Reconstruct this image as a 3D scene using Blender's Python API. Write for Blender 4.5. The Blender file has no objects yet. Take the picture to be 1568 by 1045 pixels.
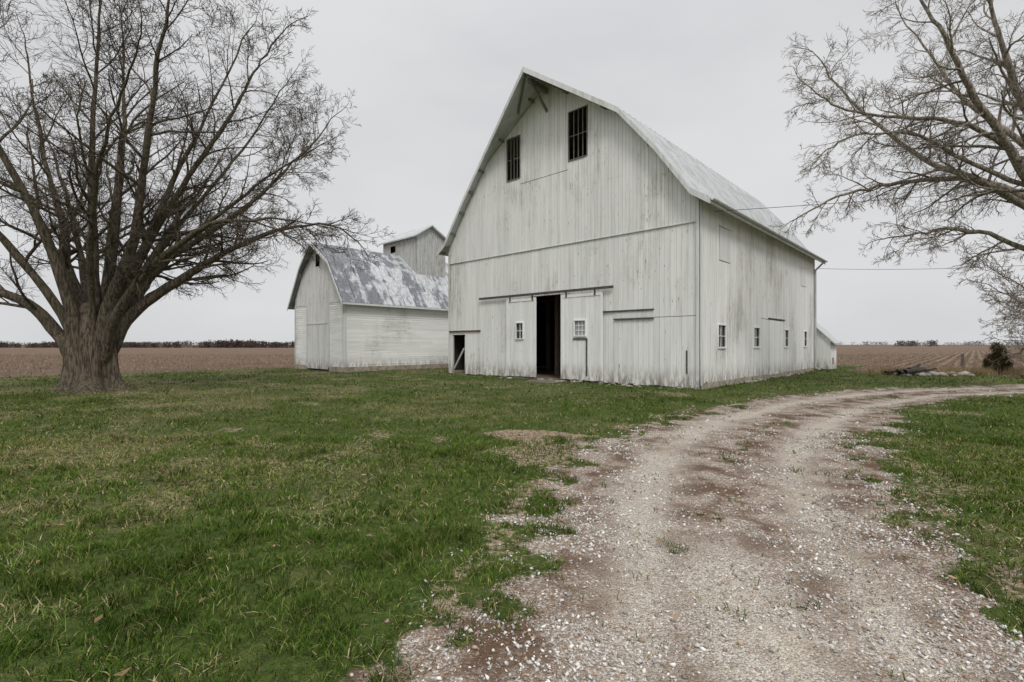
import bpy, bmesh, math, random
import numpy as np
from mathutils import Vector, Matrix
random.seed(7); rng=np.random.default_rng(11)
scene=bpy.context.scene
R=math.radians

# ------------------------------------------------------------ helpers
def nn(nt,typ,**kw):
    n=nt.nodes.new(typ)
    for k,v in kw.items(): setattr(n,k,v)
    return n
def c4(c): return (c[0],c[1],c[2],1.0)
def mix(nt,fac,a,b,blend='MIX'):
    n=nt.nodes.new('ShaderNodeMix'); n.data_type='RGBA'; n.blend_type=blend
    for i,v in ((0,fac),(6,a),(7,b)):
        if isinstance(v,bpy.types.NodeSocket): nt.links.new(v,n.inputs[i])
        else: n.inputs[i].default_value = v if i==0 else c4(v)
    return n.outputs[2]
def math_(nt,op,a,b=0.0,clamp=False):
    n=nt.nodes.new('ShaderNodeMath'); n.operation=op; n.use_clamp=clamp
    for i,v in ((0,a),(1,b)):
        if isinstance(v,bpy.types.NodeSocket): nt.links.new(v,n.inputs[i])
        else: n.inputs[i].default_value=v
    return n.outputs[0]
def smooth(nt,v,lo,hi):
    n=nt.nodes.new('ShaderNodeMapRange'); n.interpolation_type='SMOOTHSTEP'
    nt.links.new(v,n.inputs[0]); n.inputs[1].default_value=lo; n.inputs[2].default_value=hi
    return n.outputs[0]
def noise(nt,vec,scale,detail=4,rough=.6,sc=None):
    if sc:
        m=nt.nodes.new('ShaderNodeMapping'); nt.links.new(vec,m.inputs[0]); m.inputs['Scale'].default_value=sc; vec=m.outputs[0]
    n=nt.nodes.new('ShaderNodeTexNoise'); nt.links.new(vec,n.inputs['Vector'])
    n.inputs['Scale'].default_value=scale; n.inputs['Detail'].default_value=detail; n.inputs['Roughness'].default_value=rough
    return n.outputs[0]
def mat0(name,rough=.8,metal=0.0,spec=.3):
    m=bpy.data.materials.new(name); m.use_nodes=True; nt=m.node_tree
    b=nt.nodes['Principled BSDF']; b.inputs['Roughness'].default_value=rough; b.inputs['Metallic'].default_value=metal
    b.inputs['Specular IOR Level'].default_value=spec
    return m,nt,b
def diffmat(name):
    m=bpy.data.materials.new(name); m.use_nodes=True; nt=m.node_tree; nt.nodes.remove(nt.nodes['Principled BSDF'])
    d=nt.nodes.new('ShaderNodeBsdfDiffuse'); nt.links.new(d.outputs[0],nt.nodes['Material Output'].inputs[0]); nt.links.new(attr(nt,'Col','Color'),d.inputs[0]); return m
def coords(nt): return nt.nodes.new('ShaderNodeTexCoord').outputs['Object']
def bump(nt,b,h,strength,dist):
    n=nt.nodes.new('ShaderNodeBump'); nt.links.new(h,n.inputs['Height']); n.inputs['Strength'].default_value=strength; n.inputs['Distance'].default_value=dist
    nt.links.new(n.outputs[0],b.inputs['Normal'])
def attr(nt,name,out='Fac'):
    n=nt.nodes.new('ShaderNodeAttribute'); n.attribute_name=name; return n.outputs[out]

def hash2(ix,iy,seed):
    h=(ix.astype(np.int64)*374761393+iy.astype(np.int64)*668265263+seed*974634777)&0x7fffffff
    h=((h^(h>>13))*1274126177)&0x7fffffff
    return ((h^(h>>16))&0xffff)/65535.0
def vnoise(x,y,seed=0):
    ix=np.floor(x);iy=np.floor(y);fx=x-ix;fy=y-iy
    fx=fx*fx*(3-2*fx);fy=fy*fy*(3-2*fy)
    a=hash2(ix,iy,seed);b=hash2(ix+1,iy,seed);c=hash2(ix,iy+1,seed);d=hash2(ix+1,iy+1,seed)
    return (a*(1-fx)+b*fx)*(1-fy)+(c*(1-fx)+d*fx)*fy
def fbm(x,y,seed=0,oct=4):
    s=0;a=.5;t=0
    for i in range(oct):
        s=s+a*vnoise(x*2**i+13.7*i,y*2**i+7.3*i,seed+i);t+=a;a*=.5
    return s/t
def sst(x,lo,hi):
    t=np.clip((x-lo)/(hi-lo),0,1); return t*t*(3-2*t)

def np_mesh(name,verts,tris=None,quads=None,mat=None,col=None,smooth_=False,parent=None):
    me=bpy.data.meshes.new(name)
    verts=np.asarray(verts,dtype=np.float32).reshape(-1,3)
    nt_=0 if tris is None else len(tris); nq=0 if quads is None else len(quads)
    me.vertices.add(len(verts)); me.vertices.foreach_set('co',verts.ravel())
    loops=[]
    if nt_: loops.append(np.asarray(tris).ravel())
    if nq: loops.append(np.asarray(quads).ravel())
    loops=np.concatenate(loops).astype(np.int32)
    me.loops.add(len(loops)); me.loops.foreach_set('vertex_index',loops)
    ls=np.concatenate([np.arange(nt_)*3,nt_*3+np.arange(nq)*4]).astype(np.int32)
    me.polygons.add(nt_+nq); me.polygons.foreach_set('loop_start',ls)
    me.update(calc_edges=True)
    if col is not None:
        a=me.color_attributes.new('Col','FLOAT_COLOR','POINT')
        c=np.ones((len(verts),4),dtype=np.float32); c[:,:col.shape[1]]=col
        a.data.foreach_set('color',c.ravel())
    if smooth_: me.polygons.foreach_set('use_smooth',np.ones(nt_+nq,dtype=bool))
    if mat: me.materials.append(mat)
    o=bpy.data.objects.new(name,me); scene.collection.objects.link(o)
    if parent: o.parent=parent
    return o

class MB:
    def __init__(s): s.v=[];s.f=[];s.t=[]
    def hexa(s,p,tone=.5):
        i=len(s.v); s.v+=[tuple(q) for q in p]
        for f in ((0,3,2,1),(4,5,6,7),(0,1,5,4),(1,2,6,5),(2,3,7,6),(3,0,4,7)):
            s.f.append(tuple(i+k for k in f)); s.t.append(tone)
    def box(s,x0,x1,y0,y1,z0,z1,tone=.5):
        s.hexa([(x0,y0,z0),(x1,y0,z0),(x1,y1,z0),(x0,y1,z0),(x0,y0,z1),(x1,y0,z1),(x1,y1,z1),(x0,y1,z1)],tone)
    def wbox(s,mp,s0,s1,z0,z1,n0,n1,tone=.5,dz=0.0):
        s.hexa([mp(s0,z0,n0),mp(s1,z0+dz,n0),mp(s1,z0+dz,n1),mp(s0,z0,n1),mp(s0,z1,n0),mp(s1,z1+dz,n0),mp(s1,z1+dz,n1),mp(s0,z1,n1)],tone)
    def beam(s,a,b,w,h,tone=.5):
        a=Vector(a);b=Vector(b);d=(b-a).normalized(); up=Vector((0,0,1)) if abs(d.z)<.95 else Vector((1,0,0))
        sx=d.cross(up).normalized()*w/2; sy=sx.cross(d).normalized()*h/2
        s.hexa([a-sx-sy,a+sx-sy,a+sx+sy,a-sx+sy,b-sx-sy,b+sx-sy,b+sx+sy,b-sx+sy],tone)
    def face(s,pts,tone=.5):
        i=len(s.v); s.v+=[tuple(q) for q in pts]; s.f.append(tuple(range(i,i+len(pts)))); s.t.append(tone)
    def obj(s,name,mat,parent=None,bevel=0):
        me=bpy.data.meshes.new(name); me.from_pydata(s.v,[],s.f)
        a=me.attributes.new('tone','FLOAT','FACE'); a.data.foreach_set('value',np.array(s.t,dtype=np.float32))
        bm=bmesh.new(); bm.from_mesh(me); bmesh.ops.recalc_face_normals(bm,faces=bm.faces); bm.to_mesh(me); bm.free()
        me.materials.append(mat)
        o=bpy.data.objects.new(name,me); scene.collection.objects.link(o)
        if parent: o.parent=parent
        if bevel:
            b=o.modifiers.new('bevel','BEVEL'); b.width=bevel; b.segments=1
        return o
def empty(name,loc=(0,0,0),rz=0):
    e=bpy.data.objects.new(name,None); scene.collection.objects.link(e); e.location=loc; e.rotation_euler=(0,0,rz); return e

# ------------------------------------------------------------ materials
def painted(name,base=(.82,.82,.80),chip=.63,dirt=1.0,grey=.18,axis='V',tonev=.12,spots=.725,wash_=.55):
    m,nt,b=mat0(name,.75); o=coords(nt); tone=attr(nt,'tone')
    sc=(5,5,.35) if axis=='V' else (.35,.35,5)
    st=noise(nt,o,1.6,5,.65,sc)
    big=noise(nt,o,.42,4,.6,(1,1,.7))
    c=mix(nt,smooth(nt,st,.42,.76),base,tuple(x*(1-grey) for x in base))
    wash=math_(nt,'MULTIPLY',smooth(nt,big,.50,.68),smooth(nt,st,.34,.56))
    c=mix(nt,math_(nt,'MULTIPLY',wash,wash_),c,(.43,.415,.375))
    br=math_(nt,'ADD',math_(nt,'MULTIPLY',tone,tonev),1-tonev*.6)
    hs=nn(nt,'ShaderNodeHueSaturation'); nt.links.new(c,hs.inputs['Color']); nt.links.new(br,hs.inputs['Value']); c=hs.outputs[0]
    cn=noise(nt,o,3.0,6,.7,(7,7,.9) if axis=='V' else (.9,.9,7))
    area=math_(nt,'MULTIPLY',big,.38)
    cm=smooth(nt,math_(nt,'ADD',cn,math_(nt,'SUBTRACT',area,.19)),chip,chip+.035)
    c=mix(nt,math_(nt,'MULTIPLY',cm,.85),c,(.25,.225,.195))
    dk=noise(nt,o,2.0,3,.55,(7,7,1.8)); c=mix(nt,smooth(nt,dk,spots,spots+.015),c,(.04,.032,.027))
    sx=nn(nt,'ShaderNodeSeparateXYZ'); nt.links.new(o,sx.inputs[0]); z=sx.outputs[2]
    low=math_(nt,'SUBTRACT',1.0,smooth(nt,z,.0,.9))
    dn=noise(nt,o,2.2,5,.7,(3,3,.8))
    lm=math_(nt,'MULTIPLY',low,smooth(nt,dn,.36,.60)); c=mix(nt,math_(nt,'MULTIPLY',lm,.85*dirt),c,(.22,.175,.13))
    nt.links.new(c,b.inputs['Base Color'])
    bump(nt,b,math_(nt,'ADD',cn,st),.3,.010)
    return m
M_white=painted('white_paint_boards')
M_door=painted('white_paint_doors',base=(.86,.86,.845),chip=.655,grey=.12,spots=.745,wash_=.4)
M_trim=painted('trim_paint',base=(.70,.71,.70),chip=.66,grey=.25)
M_crib=painted('crib_siding_paint',base=(.86,.86,.84),chip=.65,grey=.13,axis='H',spots=.77,wash_=.4)
M_cribv=painted('crib_vertical_paint',base=(.74,.74,.72),chip=.62,grey=.25)
M_grey=painted('weathered_boards',base=(.50,.50,.485),chip=.57,grey=.4)
def simple(name,col,rough=.8,metal=0,var=.35,scale=6,b_=.3,sc=None):
    m,nt,b=mat0(name,rough,metal); o=coords(nt); n=noise(nt,o,scale,6,.65,sc)
    c=mix(nt,smooth(nt,n,.3,.7),tuple(x*(1+var) for x in col),tuple(x*(1-var) for x in col))
    nt.links.new(c,b.inputs['Base Color'])
    if b_: bump(nt,b,n,b_,.02)
    return m
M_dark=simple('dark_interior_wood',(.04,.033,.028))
M_stall=simple('stall_wood',(.22,.17,.13),sc=(6,6,.6))
M_hay=simple('straw_bales',(.40,.32,.18),scale=14)
M_rail=simple('weathered_rail',(.09,.08,.07))
M_rust=simple('rusty_rail',(.13,.055,.04))
M_conc=simple('concrete_foundation',(.33,.285,.23),scale=3)
M_floor=simple('dirt_floor',(.20,.16,.12))
M_wood=simple('grey_wood',(.20,.18,.15),sc=(6,6,1))
M_rock=simple('rock',(.32,.28,.25),scale=4)
M_wire=simple('cable_black',(.05,.05,.05),b_=0)
M_log=simple('dark_log',(.05,.042,.035),scale=8)
def roofmat(name,patch):
    m,nt,b=mat0(name,.5,.25,.4); o=coords(nt); tone=attr(nt,'tone')
    n1=noise(nt,o,1.3,5,.65,(1,2.2,1)); n2=noise(nt,o,.8,4,.6)
    if patch:
        sx=nn(nt,'ShaderNodeSeparateXYZ'); nt.links.new(o,sx.inputs[0])
        g=smooth(nt,sx.outputs[1],-.5,5.5)
        nb=noise(nt,o,.55,4,.6,(1.6,1,1.6))
        f=math_(nt,'ADD',math_(nt,'ADD',math_(nt,'MULTIPLY',n1,.9),math_(nt,'MULTIPLY',nb,.8)),math_(nt,'ADD',math_(nt,'MULTIPLY',tone,.20),math_(nt,'MULTIPLY',g,.20)))
        c=mix(nt,smooth(nt,f,.99,1.16),(.155,.17,.19),(.58,.60,.61))
        n3=noise(nt,o,4,6,.75,(1,2.4,1)); c=mix(nt,math_(nt,'MULTIPLY',smooth(nt,n3,.48,.58),.6),c,(.29,.30,.31))
        r=noise(nt,o,2.4,5,.7,(1,3,1)); c=mix(nt,math_(nt,'MULTIPLY',smooth(nt,r,.54,.66),.75),c,(.19,.145,.12))
    else:
        c=mix(nt,smooth(nt,n1,.35,.7),(.62,.64,.64),(.44,.46,.46))
        c=mix(nt,math_(nt,'MULTIPLY',tone,.3),c,(.40,.41,.40))
    nt.links.new(c,b.inputs['Base Color']); bump(nt,b,n2,.15,.02)
    return m
M_roof=roofmat('galvanised_roof',False); M_roof2=roofmat('patched_metal_roof',True)
m,nt,b=mat0('window_glass',.12,0,.6); b.inputs['Base Color'].default_value=(.02,.024,.026,1); M_glass=m
m,nt,b=mat0('frosted_pane',.4,0,.5); b.inputs['Base Color'].default_value=(.36,.38,.38,1); M_pane=m
M_blade=diffmat('grass_blades'); M_stone=diffmat('limestone_gravel')

# ------------------------------------------------------------ building tools
def boards(mb,mp,s0,s1,zb,zt,ops,bw,n0,n1,brk=(),rag=0.0,gap=.0045):
    k=max(1,int(round((s1-s0)/bw))); reg=[s0+(s1-s0)*i/k+(random.uniform(-.02,.02)*bw*4 if 0<i<k else 0) for i in range(k+1)]
    tones=[random.random() for _ in range(k+2)]; rg=[random.uniform(-rag,rag)*(3 if random.random()<.1 else 1) for _ in range(k+2)]; dn=[random.uniform(0,.008) for _ in range(k+2)]
    ed=sorted(set(reg+[e for o in ops for e in o[:2] if s0<e<s1]+[e for e in brk if s0<e<s1]))
    rs=set(reg)
    for a,b in zip(ed[:-1],ed[1:]):
        if b-a<.004: continue
        mid=(a+b)/2; i=int(np.searchsorted(reg,mid))
        aa=a+(gap if a in rs else 0); bb=b-(gap if b in rs else 0)
        if bb<=aa: continue
        iv=[(zb+rg[i],None)]
        for o in ops:
            if o[0]<=mid<=o[1]:
                new=[]
                for lo,hi in iv:
                    top=1e9 if hi is None else hi
                    if o[3]<=lo or o[2]>=top: new.append((lo,hi)); continue
                    if o[2]>lo+.01: new.append((lo,o[2]))
                    if o[3]<top: new.append((o[3],hi))
                iv=new
        for lo,hi in iv:
            ta=zt(aa) if hi is None else hi; tb=zt(bb) if hi is None else hi
            if max(ta,tb)<=lo+.01: continue
            ta=max(ta,lo+.005); tb=max(tb,lo+.005)
            q0=n0+dn[i];q1=n1+dn[i]
            mb.hexa([mp(aa,lo,q0),mp(bb,lo,q0),mp(bb,lo,q1),mp(aa,lo,q1),mp(aa,ta,q0),mp(bb,tb,q0),mp(bb,tb,q1),mp(aa,ta,q1)],tones[i])
def clap(mb,mp,s0,s1,z0,z1,h=.13,ops=()):
    z=z0
    while z<z1-.01:
        zz=min(z+h,z1)
        cuts=sorted([s0,s1]+[s0+random.uniform(.2,.8)*(s1-s0)])
        for a,b in zip(cuts[:-1],cuts[1:]):
            if b-a<.05: continue
            t=random.random()
            mb.hexa([mp(a,z,0),mp(b,z,0),mp(b,z,.036),mp(a,z,.036),mp(a,zz,0),mp(b,zz,0),mp(b,zz,.008),mp(a,zz,.008)],t)
        z=zz
def window(mbf,mbg,mp,s0,s1,z0,z1,cols,rows,n=.02,fw=.07,skip=0,glass=True,depth=.05):
    for a in ((s0-fw,s0,z0-fw,z1+fw),(s1,s1+fw,z0-fw,z1+fw)): mbf.wbox(mp,a[0],a[1],a[2],a[3],n-.03,n+.03,.5)
    mbf.wbox(mp,s0,s1,z1,z1+fw,n-.03,n+.03,.5); mbf.wbox(mp,s0,s1,z0-fw,z0,n-.03,n+.045,.4)
    for i in range(1,cols):
        s=s0+(s1-s0)*i/cols; mbf.wbox(mp,s-.014,s+.014,z0,z1,n-.05,n-.025,.3)
    for j in range(1,rows):
        z=z0+(z1-z0)*j/rows
        for i in range(cols):
            if random.random()<skip: continue
            a=s0+(s1-s0)*i/cols+.014; b=s0+(s1-s0)*(i+1)/cols-.014
            mbf.wbox(mp,a,b,z-.014,z+.014,n-.05,n-.025,.3)
    if glass: mbg.wbox(mp,s0,s1,z0,z1,n-.065,n-.055)
def roof(name,prof,yf,yr,thick,mat,parent,rib,ribh=.025,panel=False):
    mb=MB()
    for (p,q,fa,fb) in zip(prof[:-1],prof[1:],yf[:-1],yf[1:]):
        d=Vector((q[0]-p[0],0,q[1]-p[1])).normalized(); nrm=Vector((-d.z,0,d.x))
        if nrm.z<0: nrm=-nrm
        def P(t,y,h): return (p[0]+(q[0]-p[0])*t+nrm.x*h,y,p[1]+(q[1]-p[1])*t+nrm.z*h)
        mb.hexa([(p[0],fa,p[1]-thick),(q[0],fb,q[1]-thick),(q[0],yr,q[1]-thick),(p[0],yr,p[1]-thick),(p[0],fa,p[1]),(q[0],fb,q[1]),(q[0],yr,q[1]),(p[0],yr,p[1])],.5)
        y=max(fa,fb)+.05
        while y<yr-.02:
            mb.hexa([P(0,y-.018,-.01),P(1,y-.018,-.01),P(1,y+.018,-.01),P(0,y+.018,-.01),P(0,y-.01,ribh),P(1,y-.01,ribh),P(1,y+.01,ribh),P(0,y+.01,ribh)],.3)
            y+=rib
        if panel:
            y=max(fa,fb)+.02; w=.8
            while y<yr-.05:
                y2=min(y+w,yr)
                n=1 if abs(q[1]-p[1])<1.9 else 2
                for j in range(n):
                    a=j/n;b_=(j+1)/n
                    mb.hexa([P(a,y,.003),P(b_,y,.003),P(b_,y2-.01,.003),P(a,y2-.01,.003),P(a,y,.013+.006*(j%2)),P(b_,y,.011+.006*(j%2)),P(b_,y2-.01,.011+.006*(j%2)),P(a,y2-.01,.013+.006*(j%2))],random.random())
                y=y2
    o=mb.obj(name,mat,parent); return o
def bargeboard(mb,prof,yf,h=.2,t=.045,drop=.0):
    for p,q,fa,fb in zip(prof[:-1],prof[1:],yf[:-1],yf[1:]):
        a=-.01
        mb.hexa([(p[0],fa-t,p[1]-h),(q[0],fb-t,q[1]-h),(q[0],fb+a,q[1]-h),(p[0],fa+a,p[1]-h),(p[0],fa-t,p[1]+.02),(q[0],fb-t,q[1]+.02),(q[0],fb+a,q[1]+.02),(p[0],fa+a,p[1]+.02)],.4)

ROT=math.atan2(-.6861,.7277)
# ------------------------------------------------------------ BARN
W=13.22; L=16.0
barn=empty('white_barn',(6.35,16.63,0),ROT)
F=lambda s,z,n:(-s,-n,z)
RS=lambda s,z,n:(n,s,z)
LS=lambda s,z,n:(-W-n,s,z)
BK=lambda s,z,n:(-s,L+n,z)
profu=[(-.50,6.28),(.15,6.72),(1.5,8.60),(2.95,10.35),(6.63,12.80)]
full=profu+[(W-u,z) for u,z in profu[:-1]][::-1]
pu=[p[0] for p in full]; pz=[p[1] for p in full]
zt=lambda s:float(np.interp(s,pu,pz))-.10
BAND=5.73
mb=MB()
lowops=[(5.4,7.6,-1,3.62),(11.95,12.95,-1,2.0),(0.0,1.66,2.475,2.495),(7.0,7.012,3.8,5.7),(9.35,9.365,-1,3.6),(3.72,3.735,-1,5.7)]
boards(mb,F,0,W,.03,lambda s:BAND,lowops,.21,0,.022,rag=.02)
upops=[(4.52,5.49,9.05,11.10),(8.15,9.02,9.0,10.98),(5.49,8.15,8.72,8.745),(5.6,5.615,7.9,13),(3.0,5.6,7.9,7.905)]
boards(mb,F,0,W,BAND-.03,zt,upops,.155,.026,.048,brk=pu)
sideops=[(1.5,2.26,1.38,2.24),(5.42,6.18,1.38,2.24),(9.93,10.63,1.38,2.24),(13.6,14.3,1.38,2.24),(7.5,7.515,-1,2.62),(9.6,9.615,-1,2.62),(6.4,9.6,2.62,2.64),
  (1.63,1.645,4.54,5.8),(2.72,2.735,4.54,5.8),(1.63,2.73,5.785,5.8),(1.63,2.73,4.54,4.555),(13.0,13.015,4.6,5.64),(14.0,14.015,4.6,5.64),(13.0,14.0,5.63,5.64),(13.0,14.0,4.6,4.61)]
boards(mb,RS,.02,L,.16,lambda s:6.55,sideops,.2,0,.022,rag=.02)
boards(mb,LS,0,L,.1,lambda s:6.55,[],.2,0,.022)
boards(mb,BK,0,W,.1,zt,[],.21,0,.022,brk=pu)
mb.obj('walls',M_white,barn)
mb=MB()
mb.wbox(F,0,.11,.05,6.45,.058,.078); mb.wbox(F,W-.11,W,.05,6.3,.058,.078)
mb.wbox(RS,-.07,.10,.1,6.45,.032,.05); mb.wbox(RS,L-.1,L+.02,.1,6.4,.032,.05)
mb.wbox(F,.12,W-.12,BAND-.07,BAND-.035,.03,.075,.2)
mb.wbox(RS,1.66,2.71,4.57,5.77,.032,.045,.9); mb.wbox(RS,13.03,13.98,4.63,5.61,.032,.045,.9)
mb.wbox(RS,1.56,2.80,5.80,5.84,.032,.06,.6)
mb.wbox(F,1.66,3.35,2.49,2.74,.032,.05,.8)
mb.obj('trim',M_trim,barn,.004)
mb=MB()
boards(mb,F,7.19,8.98,.07,lambda s:3.58,[(7.92,8.40,1.74,2.50)],.2,.065,.09,rag=.01)
boards(mb,F,3.785,5.83,.07,lambda s:3.60,[(4.55,5.16,1.82,2.51),(4.56,4.575,-1,1.75)],.2,.065,.09,rag=.01)
for s in (7.19,8.88,3.785,5.73): mb.wbox(F,s,s+.10,.07,3.58,.10,.115,.9)
for a,b in ((7.29,8.88),(3.885,5.73)): mb.wbox(F,a,b,3.44,3.58,.10,.115,.8)
boards(mb,RS,7.52,9.6,.14,lambda s:2.6,[],.19,.032,.045)
mb.obj('sliding_doors',M_door,barn)
mb=MB(); g=MB(); pn=MB(); uf=MB()
window(mb,g,F,7.96,8.36,1.78,2.46,2,2,n=.11,fw=.045)
window(mb,pn,F,4.60,5.11,1.87,2.46,3,3,n=.11,fw=.05)
for a,b in ((1.5,2.26),(5.42,6.18),(9.93,10.63),(13.6,14.3)): window(mb,g,RS,a+.02,b-.02,1.42,2.2,2,2,n=.03,fw=.065)
mb.obj('window_frames',M_door,barn,.003); g.obj('window_glass',M_glass,barn); pn.obj('door_window_panes',M_pane,barn)
g2=MB()
window(uf,g2,F,4.56,5.45,9.09,11.06,4,2,n=.045,fw=.035,skip=.2,glass=False)
window(uf,g2,F,8.19,8.98,9.04,10.9,4,2,n=.045,fw=.035,skip=.2,glass=False)
uf.obj('loft_window_frames',M_wood,barn)
mb=MB()
mb.wbox(F,3.29,10.78,3.66,3.76,.12,.17)
for s in (7.35,8.7,4.1,5.5): mb.wbox(F,s,s+.07,3.45,3.7,.117,.14)
mb.wbox(F,1.66,3.80,2.75,2.80,.035,.09); mb.wbox(F,1.66,3.3,2.44,2.475,.035,.09)
mb.wbox(F,4.50,5.20,1.70,1.76,.10,.13); mb.wbox(F,4.50,4.56,.25,1.70,.10,.12)
mb.wbox(F,.42,.47,.5,1.3,.032,.05)
mb.wbox(RS,7.4,9.9,2.64,2.70,.032,.07)
mb.obj('door_tracks',M_rail,barn)
mb=MB(); mb.wbox(F,10.8,13.15,2.15,2.21,.035,.09); mb.obj('side_door_track',M_rust,barn)
mb=MB()
mb.hexa([(-11.98,.02,.1),(-12.35,.75,.1),(-12.38,.73,.1),(-12.01,0.0,.1),(-11.98,.02,1.9),(-12.35,.75,1.9),(-12.38,.73,1.9),(-12.01,0,1.9)],.4)
mb.beam((-12.9,.06,.25),(-12.1,.04,1.3),.05,.09)
mb.beam((-12.93,.03,.0),(-12.93,.03,1.98),.06,.06)
mb.obj('small_door',M_grey,barn)
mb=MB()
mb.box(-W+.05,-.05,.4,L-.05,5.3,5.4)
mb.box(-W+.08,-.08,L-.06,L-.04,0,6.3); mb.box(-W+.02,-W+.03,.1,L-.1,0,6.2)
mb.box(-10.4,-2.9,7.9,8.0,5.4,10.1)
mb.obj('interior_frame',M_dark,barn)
mb=MB()
for x in (-2.5,-5.2,-7.8,-10.8):
    for y in (2.2,5.2,9,13): mb.box(x-.1,x+.1,y-.1,y+.1,.04,5.3)
for y in (2.2,5.2): mb.box(-W+.1,-.1,y-.1,y+.1,3.9,4.1)
for k in range(4): mb.box(-7.7,-5.3,5.25,5.3,.15+k*.36,.40+k*.36,.4); 
for k in range(4): mb.box(-5.15,-5.1,2.3,5.1,.15+k*.36,.40+k*.36,.4)
mb.beam((-6.9,5.1,.1),(-5.9,5.2,2.9),.09,.04); mb.beam((-6.5,5.1,.1),(-5.5,5.2,2.9),.09,.04)
mb.obj('stall_partitions_and_posts',M_stall,barn)
mb=MB()
for (x,y,z) in ((-7.3,3.4,.04),(-7.35,3.45,.44),(-6.2,4.4,.04)): mb.box(x-.45,x+.45,y-.22,y+.22,z,z+.38)
mb.obj('straw_bales',M_hay,barn,.03)
mb=MB(); mb.box(-W+.02,-.02,.05,L-.02,-.05,.04); mb.obj('floor',M_floor,barn)
mb=MB(); mb.wbox(RS,.05,L,-.1,.18,-.04,.035); mb.wbox(LS,0,L,-.1,.15,-.04,.03)
mb.obj('foundation',M_conc,barn)
prof=[(-u,z) for u,z in full]
yf=[-.42,-.42,-.40,-.42,-1.52,-.42,-.40,-.42,-.42]
roof('roof',prof,yf,L+.4,.07,M_roof,barn,.42)
mb=MB(); bargeboard(mb,prof,yf,.20)
yb=[L+.46]*len(prof); bargeboard(mb,prof,yb,.2)
mb.box(.44,.50,-.42,L+.4,6.12,6.26,.5)
y=.15
while y<L:
    mb.hexa([(.0,y,6.40),(.44,y,6.12),(.44,y+.05,6.12),(0,y+.05,6.40),(.0,y,6.54),(.44,y,6.24),(.44,y+.05,6.24),(0,y+.05,6.54)],.2); y+=.61
mb.obj('barge_and_fascia_boards',M_trim,barn)
mb=MB()
mb.beam((-6.61,.3,12.35),(-6.61,-1.2,12.40),.14,.2); mb.beam((-6.61,-.05,11.5),(-6.61,-1.0,12.3),.08,.1)
for s in (-1,1): mb.beam((-6.61+s*.05,-1.35,12.55),(-6.61+s*1.4,-.35,11.75),.06,.12)
for p,q in zip(prof[:-1],prof[1:]):
    for t in (.2,.7):
        x=p[0]+(q[0]-p[0])*t; z=p[1]+(q[1]-p[1])*t-.15
        mb.beam((x,0,z),(x,-.38,z),.07,.1)
mb.obj('hay_hood_brackets',M_wood,barn)
mb=MB()
for k in range(5):
    a0=math.pi+math.pi*k/5;a1=math.pi+math.pi*(k+1)/5;cx=.565;cz=6.25;r=.06;y0=-.4;y1=L+.38
    mb.hexa([(cx+r*math.cos(a0),y0,cz+r*math.sin(a0)),(cx+r*math.cos(a1),y0,cz+r*math.sin(a1)),(cx+r*math.cos(a1),y1,cz+r*math.sin(a1)),(cx+r*math.cos(a0),y1,cz+r*math.sin(a0)),
     (cx+(r-.006)*math.cos(a0),y0,cz+(r-.006)*math.sin(a0)),(cx+(r-.006)*math.cos(a1),y0,cz+(r-.006)*math.sin(a1)),(cx+(r-.006)*math.cos(a1),y1,cz+(r-.006)*math.sin(a1)),(cx+(r-.006)*math.cos(a0),y1,cz+(r-.006)*math.sin(a0))],.4)
mb.beam((.56,L-.1,6.2),(.12,L-.1,5.75),.08,.08); mb.beam((.11,L-.1,5.8),(.11,L-.1,.2),.08,.08); mb.beam((.11,L-.1,.2),(.35,L-.1,.08),.08,.08)
mb.obj('gutter_and_downspout',M_roof,barn)
mb=MB()
lt=lambda s:np.interp(s,[-.75,1.2],[1.75,3.75])
FR=lambda s,z,n:(-s,L+.35-n,z)
boards(mb,FR,-.75,1.2,.1,lambda s:float(lt(s)),[],.2,0,.02)
LR=lambda s,z,n:(.75+n,s,z)
boards(mb,LR,L+.35,L+1.9,.1,lambda s:1.75,[(L+.7,L+1.2,.35,.75)],.2,0,.02)
mb.obj('lean_to_walls',M_door,barn)
mb=MB(); mb.hexa([(1.0,L+.2,1.50),(-1.3,L+.2,3.86),(-1.3,L+2.0,3.86),(1.0,L+2,1.50),(1.0,L+.2,1.58),(-1.3,L+.2,3.94),(-1.3,L+2,3.94),(1.0,L+2,1.58)]); mb.obj('lean_to_roof',M_roof,barn)

# ------------------------------------------------------------ CORN CRIB
CW=6.25; CL=14.0
crib=empty('corn_crib_building',(-9.17,26.9,0),ROT)
CF=F
CR=RS
CLf=lambda s,z,n:(-CW-n,s,z)
CB=lambda s,z,n:(-s,CL+n,z)
cp=[(-.38,3.80),(1.30,6.20),(3.125,7.48)]
cfull=cp+[(CW-u,z) for u,z in cp[:-1]][::-1]
cu=[p[0] for p in cfull]; cz=[p[1] for p in cfull]
czt=lambda s:float(np.interp(s,cu,cz))-.08
mb=MB()
clap(mb,CR,0,CL,.26,4.0); clap(mb,CLf,0,CL,.26,4.0)
clap(mb,CF,0,1.75,.26,3.9); clap(mb,CF,4.5,CW,.26,3.9)
mb.obj('clapboard_siding',M_crib,crib)
mb=MB()
boards(mb,CF,1.75,4.5,2.75,lambda s:min(czt(s),9),[(2.85,3.40,6.1,6.85),(2.9,2.91,2.7,6.1)],.16,.0,.022,brk=cu)
boards(mb,CF,0,1.75,3.9,czt,[],.16,.0,.022,brk=cu); boards(mb,CF,4.5,CW,3.9,czt,[],.16,.0,.022,brk=cu)
boards(mb,CB,0,CW,.2,czt,[],.16,.0,.022,brk=cu)
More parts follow.
